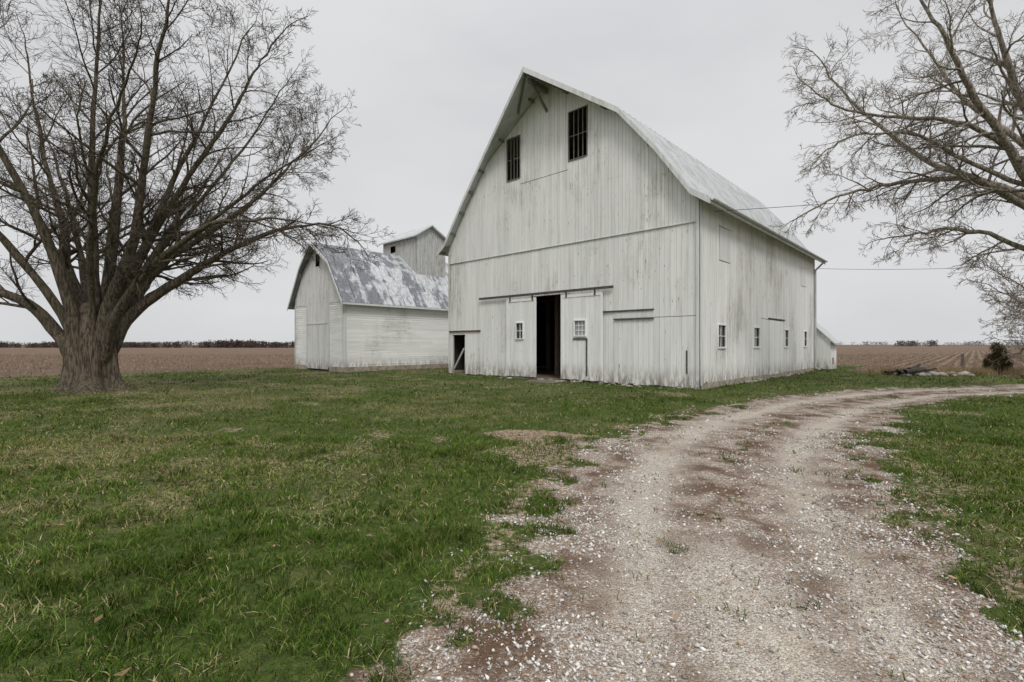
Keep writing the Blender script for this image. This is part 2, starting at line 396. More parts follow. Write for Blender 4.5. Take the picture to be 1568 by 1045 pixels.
boards(mb,CF,1.8,3.1,.08,lambda s:2.7,[],.16,.02,.045); boards(mb,CF,3.14,4.45,.08,lambda s:2.7,[],.16,.02,.045)
mb.obj('gable_boards_and_doors',M_cribv,crib)
mb=MB()
for s in (0,CW-.12,1.65,4.48): mb.wbox(CF,s,s+.12,.2,3.9,.037,.055)
mb.wbox(CF,0.12,1.65,3.86,3.98,.036,.05);mb.wbox(CF,4.6,CW-.12,3.86,3.98,.036,.05)
mb.wbox(CF,1.77,4.48,2.7,2.78,.036,.07,.2)
mb.wbox(CR,0,.12,.26,3.95,.037,.055)
cprof=[(-u,z) for u,z in cfull]; cyf=[-.32,-.32,-.5,-.32,-.32]
bargeboard(mb,cprof,cyf,.15)
mb.box(.34,.39,-.3,CL+.3,3.68,3.79)
mb.obj('trim',M_trim,crib)
roof('roof',cprof,cyf,CL+.3,.06,M_roof2,crib,.8,.03,panel=True)
mb=MB(); mb.wbox(CR,-.05,CL,-.1,.25,-.1,.05); mb.wbox(CF,.05,1.7,-.1,.25,-.1,.04); mb.wbox(CF,4.5,CW,-.1,.25,-.1,.04); mb.obj('foundation',M_conc,crib)
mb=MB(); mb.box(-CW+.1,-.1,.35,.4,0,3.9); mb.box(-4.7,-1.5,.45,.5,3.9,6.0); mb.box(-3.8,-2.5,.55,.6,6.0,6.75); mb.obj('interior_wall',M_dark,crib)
u0,u1,v0,v1=1.2,5.05,5.62,8.0; ze,zr=8.55,9.28; vm=(v0+v1)/2-.1
mb=MB()
CUF=lambda s,z,n:(-s,v0-n,z)
CUR=lambda s,z,n:(-u0+n,s,z)
CUL=lambda s,z,n:(-u1-n,s,z)
CUB=lambda s,z,n:(-s,v1+n,z)
boards(mb,CUF,u0,u1,5.8,lambda s:ze,[(3.55,4.15,7.75,8.2)],.15,0,.02)
g=lambda s:float(np.interp(s,[v0,vm,v1],[ze,zr,ze]))
boards(mb,CUR,v0,v1,5.8,g,[],.15,0,.02,brk=(vm,)); boards(mb,CUL,v0,v1,5.8,g,[],.15,0,.02,brk=(vm,)); boards(mb,CUB,u0,u1,5.8,lambda s:ze,[],.15,0,.02)
mb.obj('cupola_walls',M_grey,crib)
mb=MB()
for a,b in ((v0-.25,vm),(v1+.25,vm)):
    zz=ze-.12
    mb.hexa([(-u0+.28,a,zz),(-u0+.28,b,zr+.02),(-u1-.28,b,zr+.02),(-u1-.28,a,zz),(-u0+.28,a,zz+.09),(-u0+.28,b,zr+.11),(-u1-.28,b,zr+.11),(-u1-.28,a,zz+.09)],.7)
mb.obj('cupola_roof',M_roof,crib)
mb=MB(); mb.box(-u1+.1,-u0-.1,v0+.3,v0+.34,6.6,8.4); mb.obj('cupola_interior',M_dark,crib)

# ------------------------------------------------------------ GROUND
cl=np.array([(1.2,-4),(1.2,0),(1.2,2.2),(1.42,3.04),(1.86,4.5),(2.9,6.9),(4.65,9.3),(8.1,12.75),(12.4,15.5),(17.6,17.0),(30,19.0),(60,22)])
hw=np.array([1.5,1.5,1.48,1.48,1.62,1.72,1.75,1.62,1.45,1.4,1.4,1.4])
def road_s(X,Y):
    best=np.full(X.shape,1e9); s=np.zeros(X.shape); 
    for i in range(len(cl)-1):
        a=cl[i];b=cl[i+1];d=b-a;l2=d@d
        t=np.clip(((X-a[0])*d[0]+(Y-a[1])*d[1])/l2,0,1)
        dx=X-a[0]-t*d[0];dy=Y-a[1]-t*d[1];D=np.sqrt(dx*dx+dy*dy); h=hw[i]+(hw[i+1]-hw[i])*t
        sg=np.sign(d[0]*dy-d[1]*dx)*-1
        m=D<best; best=np.where(m,D,best); s=np.where(m,sg*D/h,s)
    return s
def uv(X,Y):
    dx=X-6.35;dy=Y-16.63
    return -.7277*dx+.6861*dy,.6861*dx+.7277*dy
def masks(X,Y):
    s=road_s(X,Y)
    ed=(fbm(X*.9,Y*.9,3)-.5)*.6+(fbm(X*4,Y*4,9)-.5)*.95
    far=sst(Y,8,20)
    road=1-sst(np.abs(s)+ed*(1-.5*far),.70,1.20)
    road=road-.50*np.exp(-((s-.08)/.14)**2)*sst(fbm(X*1.6,Y*1.6,15),.48,.62)*sst(Y,4.5,8)
    road=road-.5*sst(fbm(X*3.2,Y*3.2,17,3),.68,.76)
    road=np.clip(road,0,1)
    bp=((X-.2)/.85)**2+((Y-8.1)/.60)**2+(fbm(X*3,Y*3,21)-.5)*3.2
    bare=1-sst(bp,.3,1.3)
    bp2=((X-1.1)/1.5)**2+((Y-7.0)/1.0)**2+(fbm(X*2.5,Y*2.5,25)-.5)*3.0
    bare=np.maximum(bare,(1-sst(bp2,.4,1.2))*.6)
    fr=np.exp(-((np.abs(s)-1.12)/.18)**2)*sst(fbm(X*1.9,Y*1.9,27),.45,.62)*(1-.5*far); bare=np.maximum(bare,fr*.6)
    sp=sst(fbm(X*.8+9,Y*.8,29),.66,.75)*.5; bare=np.maximum(bare,sp)
    u,v=uv(X,Y); w=(fbm(X*.35,Y*.35,5)-.5)*1.2
    field=np.maximum(sst(u+w,25.6,26.4),np.where((u>-1.2)&(u<27),sst(v+w,25.6,26.4),sst(v+w,16.4,17.4)))
    dry_lit=sst(fbm(X*.55+3,Y*.55,31)*.55+fbm(X*2.2,Y*2.2,37)*.45,.42,.66)
    dry_lit=np.clip(dry_lit*(.48+.37*sst(-X,-1,4))+.14*sst(-X,1,7)-.45*np.exp(-((X+.3)**2/3+(Y-5.5)**2/9)),0,1)  # real dry patches, raised further to paint yellowish light onto the left lawn
    return s,road,field,dry_lit,bare
def hgt(X,Y):
    s=road_s(X,Y); r=1-sst(np.abs(s),.7,1.3)
    near=1-sst(np.hypot(X,Y),30,60)
    h=((fbm(X*.9,Y*.9,51)-.5)*.08+(fbm(X*4,Y*4,57,3)-.5)*.025)*near-.025*r*near-.025*np.exp(-((np.abs(s)-.45)/.18)**2)*near
    return h-.01
def axis(lo,hi,st,lo2,hi2,st2,end):
    a=np.arange(lo,hi+1e-6,st); l=np.arange(lo-st2,lo2,-st2)[::-1]; r=np.arange(hi+st2,hi2,st2)
    g=[];x=st2
    tot=0
    while tot<end: x*=1.35; tot+=x; g.append(tot)
    g=np.array(g)
    return np.concatenate([(l[0]-g)[::-1],l,a,r,r[-1]+g])
xs=axis(-14,18,.11,-40,45,.5,4000); ys=axis(.5,20,.11,-6,60,.5,4000)
GX,GY=np.meshgrid(xs,ys); X=GX.ravel();Y=GY.ravel()
s_,road_,field_,dry_lit_,bare_=masks(X,Y); Z=hgt(X,Y)
nx=len(xs);ny=len(ys); idx=np.arange(nx*ny).reshape(ny,nx)
quads=np.stack([idx[:-1,:-1],idx[:-1,1:],idx[1:,1:],idx[1:,:-1]],-1).reshape(-1,4)
m,nt,b=mat0('ground_lawn_gravel_field',.95,0,.15); o=coords(nt)
sep=nn(nt,'ShaderNodeSeparateColor'); nt.links.new(attr(nt,'Col','Color'),sep.inputs[0]); mr,mf,md=sep.outputs[0],sep.outputs[1],sep.outputs[2]
n_f=noise(nt,o,14,4,.7); n_m=noise(nt,o,2.2,4,.6); n_l=noise(nt,o,.35,3,.6); n_x=noise(nt,o,75,2,.7)
gr=mix(nt,smooth(nt,n_f,.3,.7),(.030,.048,.011),(.09,.130,.026))
gr=mix(nt,math_(nt,'MULTIPLY',smooth(nt,n_m,.42,.68),.5),gr,(.105,.125,.035))
gr=mix(nt,math_(nt,'MULTIPLY',math_(nt,'MULTIPLY',md,smooth(nt,n_f,.35,.62)),.8),gr,(.27,.225,.125))
vo=nn(nt,'ShaderNodeTexVoronoi'); nt.links.new(o,vo.inputs['Vector']); vo.inputs['Scale'].default_value=75
sv=nn(nt,'ShaderNodeSeparateColor'); nt.links.new(vo.outputs['Color'],sv.inputs[0])
soil=mix(nt,smooth(nt,n_m,.38,.62),(.155,.098,.065),(.35,.255,.185))
trk=attr(nt,'track')
sand=mix(nt,smooth(nt,n_f,.3,.7),(.70,.635,.54),(.50,.435,.35))
gv=mix(nt,math_(nt,'MULTIPLY',trk,1.0,True),soil,sand)
st=mix(nt,smooth(nt,sv.outputs[0],.2,.8),(.34,.30,.26),(.76,.73,.68))
keep=math_(nt,'MULTIPLY',smooth(nt,sv.outputs[1],.40,.5),smooth(nt,n_m,.38,.60))
gv=mix(nt,math_(nt,'MULTIPLY',keep,.8),gv,st)
gv=mix(nt,math_(nt,'MULTIPLY',smooth(nt,n_x,.48,.64),.6),gv,(.125,.087,.06))
mp_=nn(nt,'ShaderNodeMapping'); nt.links.new(o,mp_.inputs[0]); mp_.inputs['Rotation'].default_value=(0,0,R(-46.7))
wv=nn(nt,'ShaderNodeTexWave'); wv.bands_direction='Y'; nt.links.new(mp_.outputs[0],wv.inputs['Vector']); wv.inputs['Scale'].default_value=.42; wv.inputs['Distortion'].default_value=1.0; wv.inputs['Detail'].default_value=3; wv.inputs['Detail Scale'].default_value=1.5
n_r=noise(nt,mp_.outputs[0],1.0,4,.7,(.10,2.2,1))
fc=mix(nt,smooth(nt,n_m,.3,.7),(.10,.064,.045),(.19,.13,.092))
fc=mix(nt,math_(nt,'MULTIPLY',smooth(nt,wv.outputs[0],.45,.85),.6),fc,(.30,.225,.16))
fc=mix(nt,math_(nt,'MULTIPLY',smooth(nt,n_r,.46,.60),.7),fc,(.070,.047,.036))
fc=mix(nt,math_(nt,'MULTIPLY',smooth(nt,n_l,.45,.7),.25),fc,(.26,.19,.135))
rm=smooth(nt,math_(nt,'ADD',mr,math_(nt,'MULTIPLY',math_(nt,'SUBTRACT',n_f,.5),1.5)),.35,.6)
straw=mix(nt,smooth(nt,n_f,.35,.65),(.17,.12,.08),(.44,.35,.25))
c=mix(nt,smooth(nt,math_(nt,'ADD',attr(nt,'bare'),math_(nt,'MULTIPLY',math_(nt,'SUBTRACT',n_f,.5),1.2)),.4,.65),gr,straw)
c=mix(nt,rm,c,gv)
fm=smooth(nt,math_(nt,'ADD',mf,math_(nt,'MULTIPLY',math_(nt,'SUBTRACT',n_m,.5),.6)),.4,.6)
c=mix(nt,fm,c,fc)
nt.links.new(c,b.inputs['Base Color'])
hh=math_(nt,'ADD',math_(nt,'MULTIPLY',vo.outputs['Distance'],-.7),math_(nt,'ADD',n_f,math_(nt,'MULTIPLY',n_x,.5)))
bump(nt,b,hh,1.0,.025)
ground=np_mesh('ground',np.stack([X,Y,Z],-1),quads=quads,mat=m,col=np.stack([road_,field_,dry_lit_],-1),smooth_=True)
a=ground.data.attributes.new('track','FLOAT','POINT')
trkv=np.maximum(np.exp(-((s_+.42)/.18)**2),np.exp(-((s_-.50)/.15)**2)); trkv=np.maximum(trkv,1.0*np.exp(-((s_+.02)/.27)**2)*sst(4.6-Y,0,1.4))
trkv=np.clip(trkv*(.15+1.6*fbm(X*1.5,Y*1.5,71)),0,1)
a.data.foreach_set('value',trkv.astype(np.float32))
a=ground.data.attributes.new('bare','FLOAT','POINT'); a.data.foreach_set('value',bare_.astype(np.float32))

def inside_buildings(X,Y):
    u,v=uv(X,Y); r=(u>-.05)&(u<W+.05)&(v>-.03)&(v<L+2)
    dx=X+9.17;dy=Y-26.9; u=-.7277*dx+.6861*dy; v=.6861*dx+.7277*dy
    return r|((u>-.05)&(u<CW+.05)&(v>-.05)&(v<CL))

# ------------------------------------------------------------ GRASS
def scatter(n,y0,y1,xk=1.16,x0=2.2,power=1.0):
    Y=y0+(y1-y0)*rng.random(n); Wd=xk*Y+x0; mx=xk*y1+x0
    k=rng.random(n)<Wd/mx; Y=Y[k]; Wd=Wd[k]; X=(rng.random(len(Y))*2-1)*Wd
    return X,Y
V=[];T=[];Q=[];C=[];off=0
def blades(n,y0,y1,hm,wd,two=True):
    global off
    X,Y=scatter(n,y0,y1)
    s,road,field,dry_lit,bare=masks(X,Y)
    clump=fbm(X*7,Y*7,81,3); tuft=sst(fbm(X*2.6,Y*2.6,85,3),.52,.70)
    p=(1-sst(road,.15,.75)*.985)*(1-field)*(1-bare*.8)*(.20+1.05*sst(clump,.32,.60))
    k=(rng.random(len(X))<p)&(~inside_buildings(X,Y)); X=X[k];Y=Y[k];dry_lit=dry_lit[k];road=road[k];bare=bare[k];clump=clump[k];tuft=tuft[k];n=len(X)
    Z=hgt(X,Y)-.005
    h=hm*(.5+.9*rng.random(n))*(.45+1.0*clump)*(1-.4*road)*(1+.5*tuft)
    u,v=uv(X,Y); wallf=np.exp(-np.clip(-v,0,9)/.18)*((u>0)&(u<W)&(v<0))+np.exp(-np.clip(-u,0,9)/.2)*((v>0)&(v<L)&(u<0)); h*=1+1.6*wallf*rng.random(n)
    w=wd*(.6+.8*rng.random(n)); a=rng.random(n)*2*np.pi; la=rng.random(n)*2*np.pi; lean=h*(.2+.9*rng.random(n))
    dead=rng.random(n)<(.08+.50*dry_lit+.35*bare+.25*road)
    lean=np.where(dead,lean*1.8,lean); h=np.where(dead,h*.6,h)
    cx,sx=np.cos(a)*w/2,np.sin(a)*w/2; lx,ly=np.cos(la)*lean,np.sin(la)*lean
    g1=np.array([.040,.082,.011]);g2=np.array([.130,.205,.035]);g3=np.array([.215,.24,.065])
    big=fbm(X*.45,Y*.45,91)[:,None]; r=np.clip(rng.random((n,1))*.7+big*1.0-.35,0,1)
    col=g1*(1-r)+g2*r; yy=(rng.random((n,1))<.14+.50*dry_lit[:,None]); col=np.where(yy,g3*(.7+.5*rng.random((n,1))),col)
    dc=np.array([.42,.34,.195])*(.5+.8*rng.random((n,1))); col=np.where(dead[:,None],dc,col)
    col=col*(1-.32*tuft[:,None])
    if two:
        v=np.zeros((n,5,3)); v[:,0]=np.stack([X-cx,Y-sx,Z],-1); v[:,1]=np.stack([X+cx,Y+sx,Z],-1)
        v[:,2]=np.stack([X+cx*.8+lx*.35,Y+sx*.8+ly*.35,Z+h*.6],-1); v[:,3]=np.stack([X-cx*.8+lx*.35,Y-sx*.8+ly*.35,Z+h*.6],-1)
        v[:,4]=np.stack([X+lx,Y+ly,Z+h*.95],-1)
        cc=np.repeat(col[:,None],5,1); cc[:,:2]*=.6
        i=off+np.arange(n)[:,None]*5; Q.append(i+np.array([0,1,2,3])); T.append(i+np.array([3,2,4])); off+=5*n
    else:
        v=np.zeros((n,3,3)); v[:,0]=np.stack([X-cx,Y-sx,Z],-1); v[:,1]=np.stack([X+cx,Y+sx,Z],-1); v[:,2]=np.stack([X+lx,Y+ly,Z+h],-1)
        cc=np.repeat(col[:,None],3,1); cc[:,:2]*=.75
        i=off+np.arange(n)[:,None]*3; T.append(i+np.array([0,1,2])); off+=3*n
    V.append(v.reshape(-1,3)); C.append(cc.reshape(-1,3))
blades(165000,1.3,4.0,.052,.005)
blades(165000,4.0,8.0,.055,.008)
blades(120000,8.0,15,.055,.016,False)
blades(75000,15,34,.065,.038,False)
n=1500; cc_=np.array([(-2.75,2.75),(-3.4,3.4),(-2.9,2.3),(-1.6,4.3),(4.6,4.4),(-6.5,7.5),(-4.4,4.6)]); ci=rng.integers(0,len(cc_),n); p=cc_[ci]+rng.normal(0,.16,(n,2)); X=p[:,0];Y=p[:,1];Z=hgt(X,Y)
h=.04+.06*rng.random(n); la=rng.random(n)*6.28; ln=h*(.5+.9*rng.random(n)); w=.003; a=la+1.57
v=np.zeros((n,3,3)); v[:,0]=np.stack([X-np.cos(a)*w,Y-np.sin(a)*w,Z],-1); v[:,1]=np.stack([X+np.cos(a)*w,Y+np.sin(a)*w,Z],-1); v[:,2]=np.stack([X+np.cos(la)*ln,Y+np.sin(la)*ln,Z+h*.7],-1)
col=np.where(rng.random((n,1))<.4,np.array([.42,.36,.21]),np.array([.13,.21,.04]))*(.6+.6*rng.random((n,1)))
T.append(off+np.arange(3*n).reshape(-1,3)); off+=3*n; V.append(v.reshape(-1,3)); C.append(np.repeat(col,3,0))
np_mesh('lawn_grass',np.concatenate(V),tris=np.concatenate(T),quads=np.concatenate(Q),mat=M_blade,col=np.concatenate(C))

n=60000; X,Y=scatter(n,20,75,1.2,3); s,road,field,dry_lit,bare=masks(X,Y); u,v=uv(X,Y)
k=(rng.random(len(X))<field)&(~inside_buildings(X,Y)); X=X[k];Y=Y[k]; n=len(X); u,v=uv(X,Y); un=np.round(u/.76)*.76+rng.normal(0,.07,n); X=6.35-.7277*un+.6861*v; Y=16.63+.6861*un+.7277*v
h=.05+.16*rng.random(n); w=.03+.03*rng.random(n); a=rng.random(n)*6.28; vv=np.zeros((n,3,3)); lx=rng.normal(0,.08,n);ly=rng.normal(0,.08,n)
vv[:,0]=np.stack([X-np.cos(a)*w/2,Y-np.sin(a)*w/2,0*X-.03],-1);vv[:,1]=np.stack([X+np.cos(a)*w/2,Y+np.sin(a)*w/2,0*X-.03],-1);vv[:,2]=np.stack([X+lx,Y+ly,h],-1)
col=np.array([.32,.24,.16])*(.35+.85*rng.random((n,1)))
np_mesh('corn_stubble',vv.reshape(-1,3),tris=np.arange(3*n).reshape(-1,3),mat=M_blade,col=np.repeat(col,3,0))

# ------------------------------------------------------------ GRAVEL (angular crushed stone)
bm=bmesh.new(); bmesh.ops.create_icosphere(bm,subdivisions=1,radius=1); iv=np.array([v.co[:] for v in bm.verts]); it=np.array([[v.index for v in f.verts] for f in bm.faces]); bm.free()
ov=np.array([(1,0,0),(-1,0,0),(0,1,0),(0,-1,0),(.2,.1,1),(-.1,.1,-1)],float); ot=np.array([(0,2,4),(2,1,4),(1,3,4),(3,0,4),(2,0,5),(1,2,5),(3,1,5),(0,3,5)])
V=[];T=[];C=[];off=0
def stones(n,y0,y1,smin,smax):
    global off
    X,Y=scatter(n,y0,y1,1.1,1.0); s,road,field,dry_lit,bare=masks(X,Y)
    cl_=fbm(X*2.3,Y*2.3,101,3); edge=np.exp(-((np.abs(s)-.8)/.3)**2)
    p=sst(road,.10,.5)*(.12+1.0*sst(cl_,.42,.64))*(.4+.7*edge)+.04*(np.abs(s)<1.35)
    k=rng.random(len(X))<p; X=X[k];Y=Y[k];n=len(X)
    r=smin+(smax-smin)*rng.random(n)**3.0
    sc=np.stack([r*(.7+.7*rng.random(n)),r*(.6+.5*rng.random(n)),r*(.45+.4*rng.random(n))],-1)
    v=ov[None]+rng.uniform(-.42,.42,(n,6,3)); v=v*sc[:,None]
    a=rng.random(n)*6.28; ca,sa=np.cos(a)[:,None],np.sin(a)[:,None]
    x=v[...,0]*ca-v[...,1]*sa; y=v[...,0]*sa+v[...,1]*ca; tl=rng.normal(0,.4,(n,1)); z=v[...,2]+x*tl
    Z=hgt(X,Y)
    v=np.stack([x+X[:,None],y+Y[:,None],z+(Z+sc[:,2]*.4)[:,None]],-1)
    t=rng.random((n,1)); col=np.array([.78,.75,.70])*(.5+.55*t); br=rng.random((n,1)); col=np.where(br<.22,np.array([.36,.27,.21])*(.6+.7*t),col); col=np.where(br>.86,np.array([.42,.40,.38])*(.5+.6*t),col)
    V.append(v.reshape(-1,3)); C.append(np.repeat(col,6,0)); T.append((off+np.arange(n)[:,None,None]*6+ot[None]).reshape(-1,3)); off+=6*n
stones(120000,1.3,4.5,.003,.0165); stones(80000,4.5,9,.006,.021); stones(22000,9,18,.011,.030)
np_mesh('driveway_gravel',np.concatenate(V),tris=np.concatenate(T),mat=M_stone,col=np.concatenate(C))

n=380; X,Y=scatter(n,1.6,14); n=len(X); r=.010+.020*rng.random(n); a=rng.random(n)*6.28; V=np.zeros((n,4,3)); Z=hgt(X,Y)+.03
for k in range(4):
    an=a+k*np.pi/2; rr=r*(1.3 if k%2==0 else .7); V[:,k]=np.stack([X+np.cos(an)*rr,Y+np.sin(an)*rr,Z+rng.random(n)*.02],-1)
col=np.array([.30,.20,.12])*(.5+.8*rng.random((n,1)))
np_mesh('fallen_leaves',V.reshape(-1,3),quads=np.arange(4*n).reshape(-1,4),mat=M_blade,col=np.repeat(col,4,0))

# ------------------------------------------------------------ TREES
def bark(name,c1,c2,moss=None):
    m,nt,b=mat0(name,.9,0,.2); o=coords(nt)
    n=noise(nt,o,7,5,.7,(2.6,2.6,.4)); n2=noise(nt,o,1.2,3,.6)
    c=mix(nt,smooth(nt,n,.40,.60),c1,c2)
    if moss: c=mix(nt,math_(nt,'MULTIPLY',smooth(nt,n2,.45,.65),.45),c,moss)
    nt.links.new(c,b.inputs['Base Color']); bump(nt,b,n,1.0,.10); return m
class Tree:
    def __init__(s): s.V=[];s.Q=[];s.off=0
    def tube(s,P,rad,sides):
        P=np.asarray(P,float); rad=np.asarray(rad,float); k=len(P)
        d=np.empty_like(P); d[1:-1]=P[2:]-P[:-2]; d[0]=P[1]-P[0]; d[-1]=P[-1]-P[-2]; d/=np.sqrt((d*d).sum(1))[:,None]+1e-9
        ref=(.31,.87,.12) if abs(d[0,2])>.6 else (0,0,1.0)
        a=np.stack([d[:,1]*ref[2]-d[:,2]*ref[1],d[:,2]*ref[0]-d[:,0]*ref[2],d[:,0]*ref[1]-d[:,1]*ref[0]],-1); a/=np.sqrt((a*a).sum(1))[:,None]+1e-9
        b=np.stack([d[:,1]*a[:,2]-d[:,2]*a[:,1],d[:,2]*a[:,0]-d[:,0]*a[:,2],d[:,0]*a[:,1]-d[:,1]*a[:,0]],-1)
        th=np.arange(sides)*2*np.pi/sides
        ring=P[:,None]+rad[:,None,None]*(np.cos(th)[None,:,None]*a[:,None]+np.sin(th)[None,:,None]*b[:,None])
        s.V.append(ring.reshape(-1,3)); i=np.arange(k-1)[:,None]*sides; j=np.arange(sides)[None]; jn=(j+1)%sides
        s.Q.append((s.off+np.stack([i+j,i+jn,i+sides+jn,i+sides+j],-1)).reshape(-1,4)); s.off+=k*sides
    def obj(s,name,mat,loc):
        o=np_mesh(name,np.concatenate(s.V),quads=np.concatenate(s.Q),mat=mat,smooth_=True); o.location=loc; return o
def cat(P,n):
    P=np.asarray(P,float); P=np.vstack([2*P[0]-P[1],P,2*P[-1]-P[-2]]); out=[]
    for i in range(1,len(P)-2):
        for t in np.linspace(0,1,n,endpoint=False):
            a,b,c,d=P[i-1:i+3]; out.append(.5*((2*b)+(c-a)*t+(2*a-5*b+4*c-d)*t*t+(3*b-a-3*c+d)*t**3))
    out.append(P[-2]); return np.array(out)
def rdir(d,ang,r):
    q=r.normal(size=3); q-=q@d*d; q/=math.sqrt(q@q)+1e-9
    v=d*math.cos(ang)+q*math.sin(ang); return v/math.sqrt(v@v)
WIG=[.08,.12,.15,.18,.20]
def branch(T,p,d,Ln,r0,lv,mx,r,up,minr,cnt,drop=0.0):
    k=[9,9,7,5,3][min(lv,4)] if Ln>.4 else 3
    P=[p];dd=d.copy(); nz=r.normal(size=(k-1,3))*WIG[min(lv,4)]
    for i in range(k-1):
        f=i/(k-1); dd=dd+nz[i]; dd[2]+=up*(1.8*f-.3)-drop*(1-f); dd/=math.sqrt(dd@dd); P.append(P[-1]+dd*Ln/(k-1))
    P=np.array(P); re=max(r0*.3,minr*.75); rad=np.linspace(r0,re,k)
    T.tube(P,rad,[7,5,4,3,3][min(lv,4)])
    if lv<mx:
        n=max(2,int(round(cnt[lv]*r.uniform(.75,1.25))))
        for j in range(n):
            t=.15+.85*(j+r.random())/n; t=min(t,.98); f=t*(k-1); i=int(f); q=P[i]+(P[i+1]-P[i])*(f-i); dl=P[i+1]-P[i]; dl/=math.sqrt(dl@dl)
            rr=max(r0+(re-r0)*t,minr); L2=Ln*r.uniform(.36,.70)*(1.05-.4*t)
            if L2<.10: continue
            branch(T,q,rdir(dl,r.uniform(.5,1.0),r),L2,max(rr*.55,minr),lv+1,mx,r,up*1.15,minr,cnt,drop)
def limb(T,P,r0,r1,r,n1,L1,mx,up,minr,cnt,start=.22,sides=10,pw=1.5,drop=0.0,zig=.04):
    P=np.asarray(P,float); C=cat(P,6); k=len(C); C[2:]+=np.cumsum(r.normal(size=(k-2,3))*zig,0)*np.linspace(.3,1,k-2)[:,None]
    t=np.linspace(0,1,k); rad=r1+(r0-r1)*(1-t)**pw; rad*=1+.05*r.normal(size=k)
    T.tube(C,rad,sides)
    for j in range(n1):
        t=start+(1-start)*(j+r.random())/n1; t=min(t,.985); f=t*(k-1); i=int(f); q=C[i]+(C[i+1]-C[i])*(f-i); dl=C[i+1]-C[i]; dl/=np.linalg.norm(dl)
        rr=r1+(r0-r1)*(1-t)**pw
        branch(T,q,rdir(dl,r.uniform(.5,1.0),r),L1*r.uniform(.55,1.15)*(1.1-.45*t),min(rr*.5,.055),1,mx,r,up,minr,cnt,drop)
    branch(T,C[-1],(C[-1]-C[-3])/np.linalg.norm(C[-1]-C[-3]),L1*.6,r1,1,mx,r,up,minr,cnt,drop)

r=np.random.default_rng(5)
T1=Tree()
zz=np.array([-.1,.03,.12,.3,.55,.9,1.4,1.9,2.4,2.9]); rr=np.array([1.15,1.0,.86,.74,.68,.64,.62,.58,.46,.2])
th=np.arange(48)*2*np.pi/48; ring=[]
for z,q in zip(zz,rr):
    lob=1+.13*np.sin(5*th+.6)*np.clip(1.4-z*.2,0.6,1.4)+.06*np.sin(9*th+1.3+z*.5)+.03*np.sin(17*th+z)
    ring.append(np.stack([np.cos(th)*q*lob*1.05,np.sin(th)*q*lob*.9,np.full(48,z)],-1))
T1.V.append(np.array(ring).reshape(-1,3)); i=np.arange(len(zz)-1)[:,None]*48; j=np.arange(48)[None]; jn=(j+1)%48
T1.Q.append(np.stack([i+j,i+jn,i+48+jn,i+48+j],-1).reshape(-1,4)); T1.off+=len(zz)*48
limbs=[
 ([(-.3,0,.6),(-.86,-.1,1.68),(-1.7,-.4,2.97),(-3.0,-.7,3.6),(-4.7,-1,4.5),(-6.9,-1.2,6.4)],.30,15,3.2),
 ([(-.3,.1,.8),(-.6,.2,2.5),(-1.4,.3,4.3),(-1.7,.4,5.8),(-3.0,.9,9.0),(-3.9,1.2,11.8)],.34,17,3.6),
 ([(-.2,-.2,.8),(-.3,-.5,2.7),(-.97,-1.4,6.4),(-2.4,-2.6,10.7),(-3.0,-3.4,12.9)],.25,16,3.6),
 ([(0,.2,1),(0,.5,3),(-.15,1.2,7.5),(-.6,2.0,10.7),(-1.1,2.6,14.1)],.30,16,3.6),
 ([(.1,-.1,1),(.3,-.2,3.2),(.4,-.4,5.8),(.75,-.8,9.6),(1.3,-1.1,13.9)],.28,17,3.6),
 ([(.2,.1,1),(.6,.3,2.75),(1.3,.8,5.5),(2.15,1.6,9.0),(3.2,2.4,13.0)],.28,18,3.4),
 ([(.25,-.1,1),(.86,-.3,3),(1.9,-.8,4.7),(3.0,-1.6,7.5),(4.0,-2.2,10.0),(4.6,-2.6,11.8)],.27,18,2.9),
 ([(.3,.1,.9),(1.0,.3,2.6),(2.15,.7,3.7),(3.4,1.1,4.6),(5.2,1.5,5.6),(6.8,1.7,5.9),(7.8,1.8,5.5)],.25,20,2.2),
 ([(.3,-.1,.8),(1.0,-.3,2.2),(2.4,-.8,3.6),(4.1,-1.2,4.7),(5.8,-1.4,5.0),(7.0,-1.4,4.8)],.21,18,2.1),
 ([(.3,.2,1.2),(1.0,.5,3.1),(1.7,1.0,4.5),(3.9,2.3,6.8),(5.3,3.2,8.8),(6.4,3.8,10.2)],.22,20,2.7),
 ([(.3,0,1.2),(.9,0,3.2),(2.3,-.1,5.4),(4.1,-.4,7.6),(5.4,-.4,9.6),(6.1,-.3,11.2)],.21,18,2.6),
 ([(.3,.1,1.2),(1.2,.2,3.3),(3.0,.6,5.2),(5.0,1.0,7.0),(6.7,1.2,8.3)],.18,18,2.2),
 ([(0,.3,1),(.1,1.0,3),(.3,2.6,5.5),(.6,4.3,8),(.9,6,10.8)],.20,12,3.2),
 ([(.2,-.2,1),(.5,-.6,3),(1.6,-1.8,5.4),(3.0,-2.8,7.4),(4.1,-3.3,9.0)],.15,12,2.5),
 ([(.2,.2,1),(.6,.7,3),(1.6,2.0,6),(3.1,3.4,9.2),(4.1,4.2,11.8)],.18,15,3.2),
 ([(-.2,.2,1),(-.9,.9,3),(-2.8,2.6,6.0),(-4.6,3.8,8.5),(-6,4.6,10.5)],.20,12,3.2),
 ([(-.2,-.1,1),(-1.0,-.5,3.3),(-2.9,-1.4,6.4),(-4.6,-2.0,9.0),(-6,-2.5,11)],.18,12,3.2),
]
for P,r0,n1,L1 in limbs: limb(T1,P,r0,.026,r,n1,L1,4,.07,.0058,[0,6,6,4],start=.32)
M_bark1=bark('maple_bark',(.055,.043,.032),(.20,.162,.122),(.13,.12,.07))
T1.obj('bare_maple_tree',M_bark1,(-13.8,16.2,-.03))

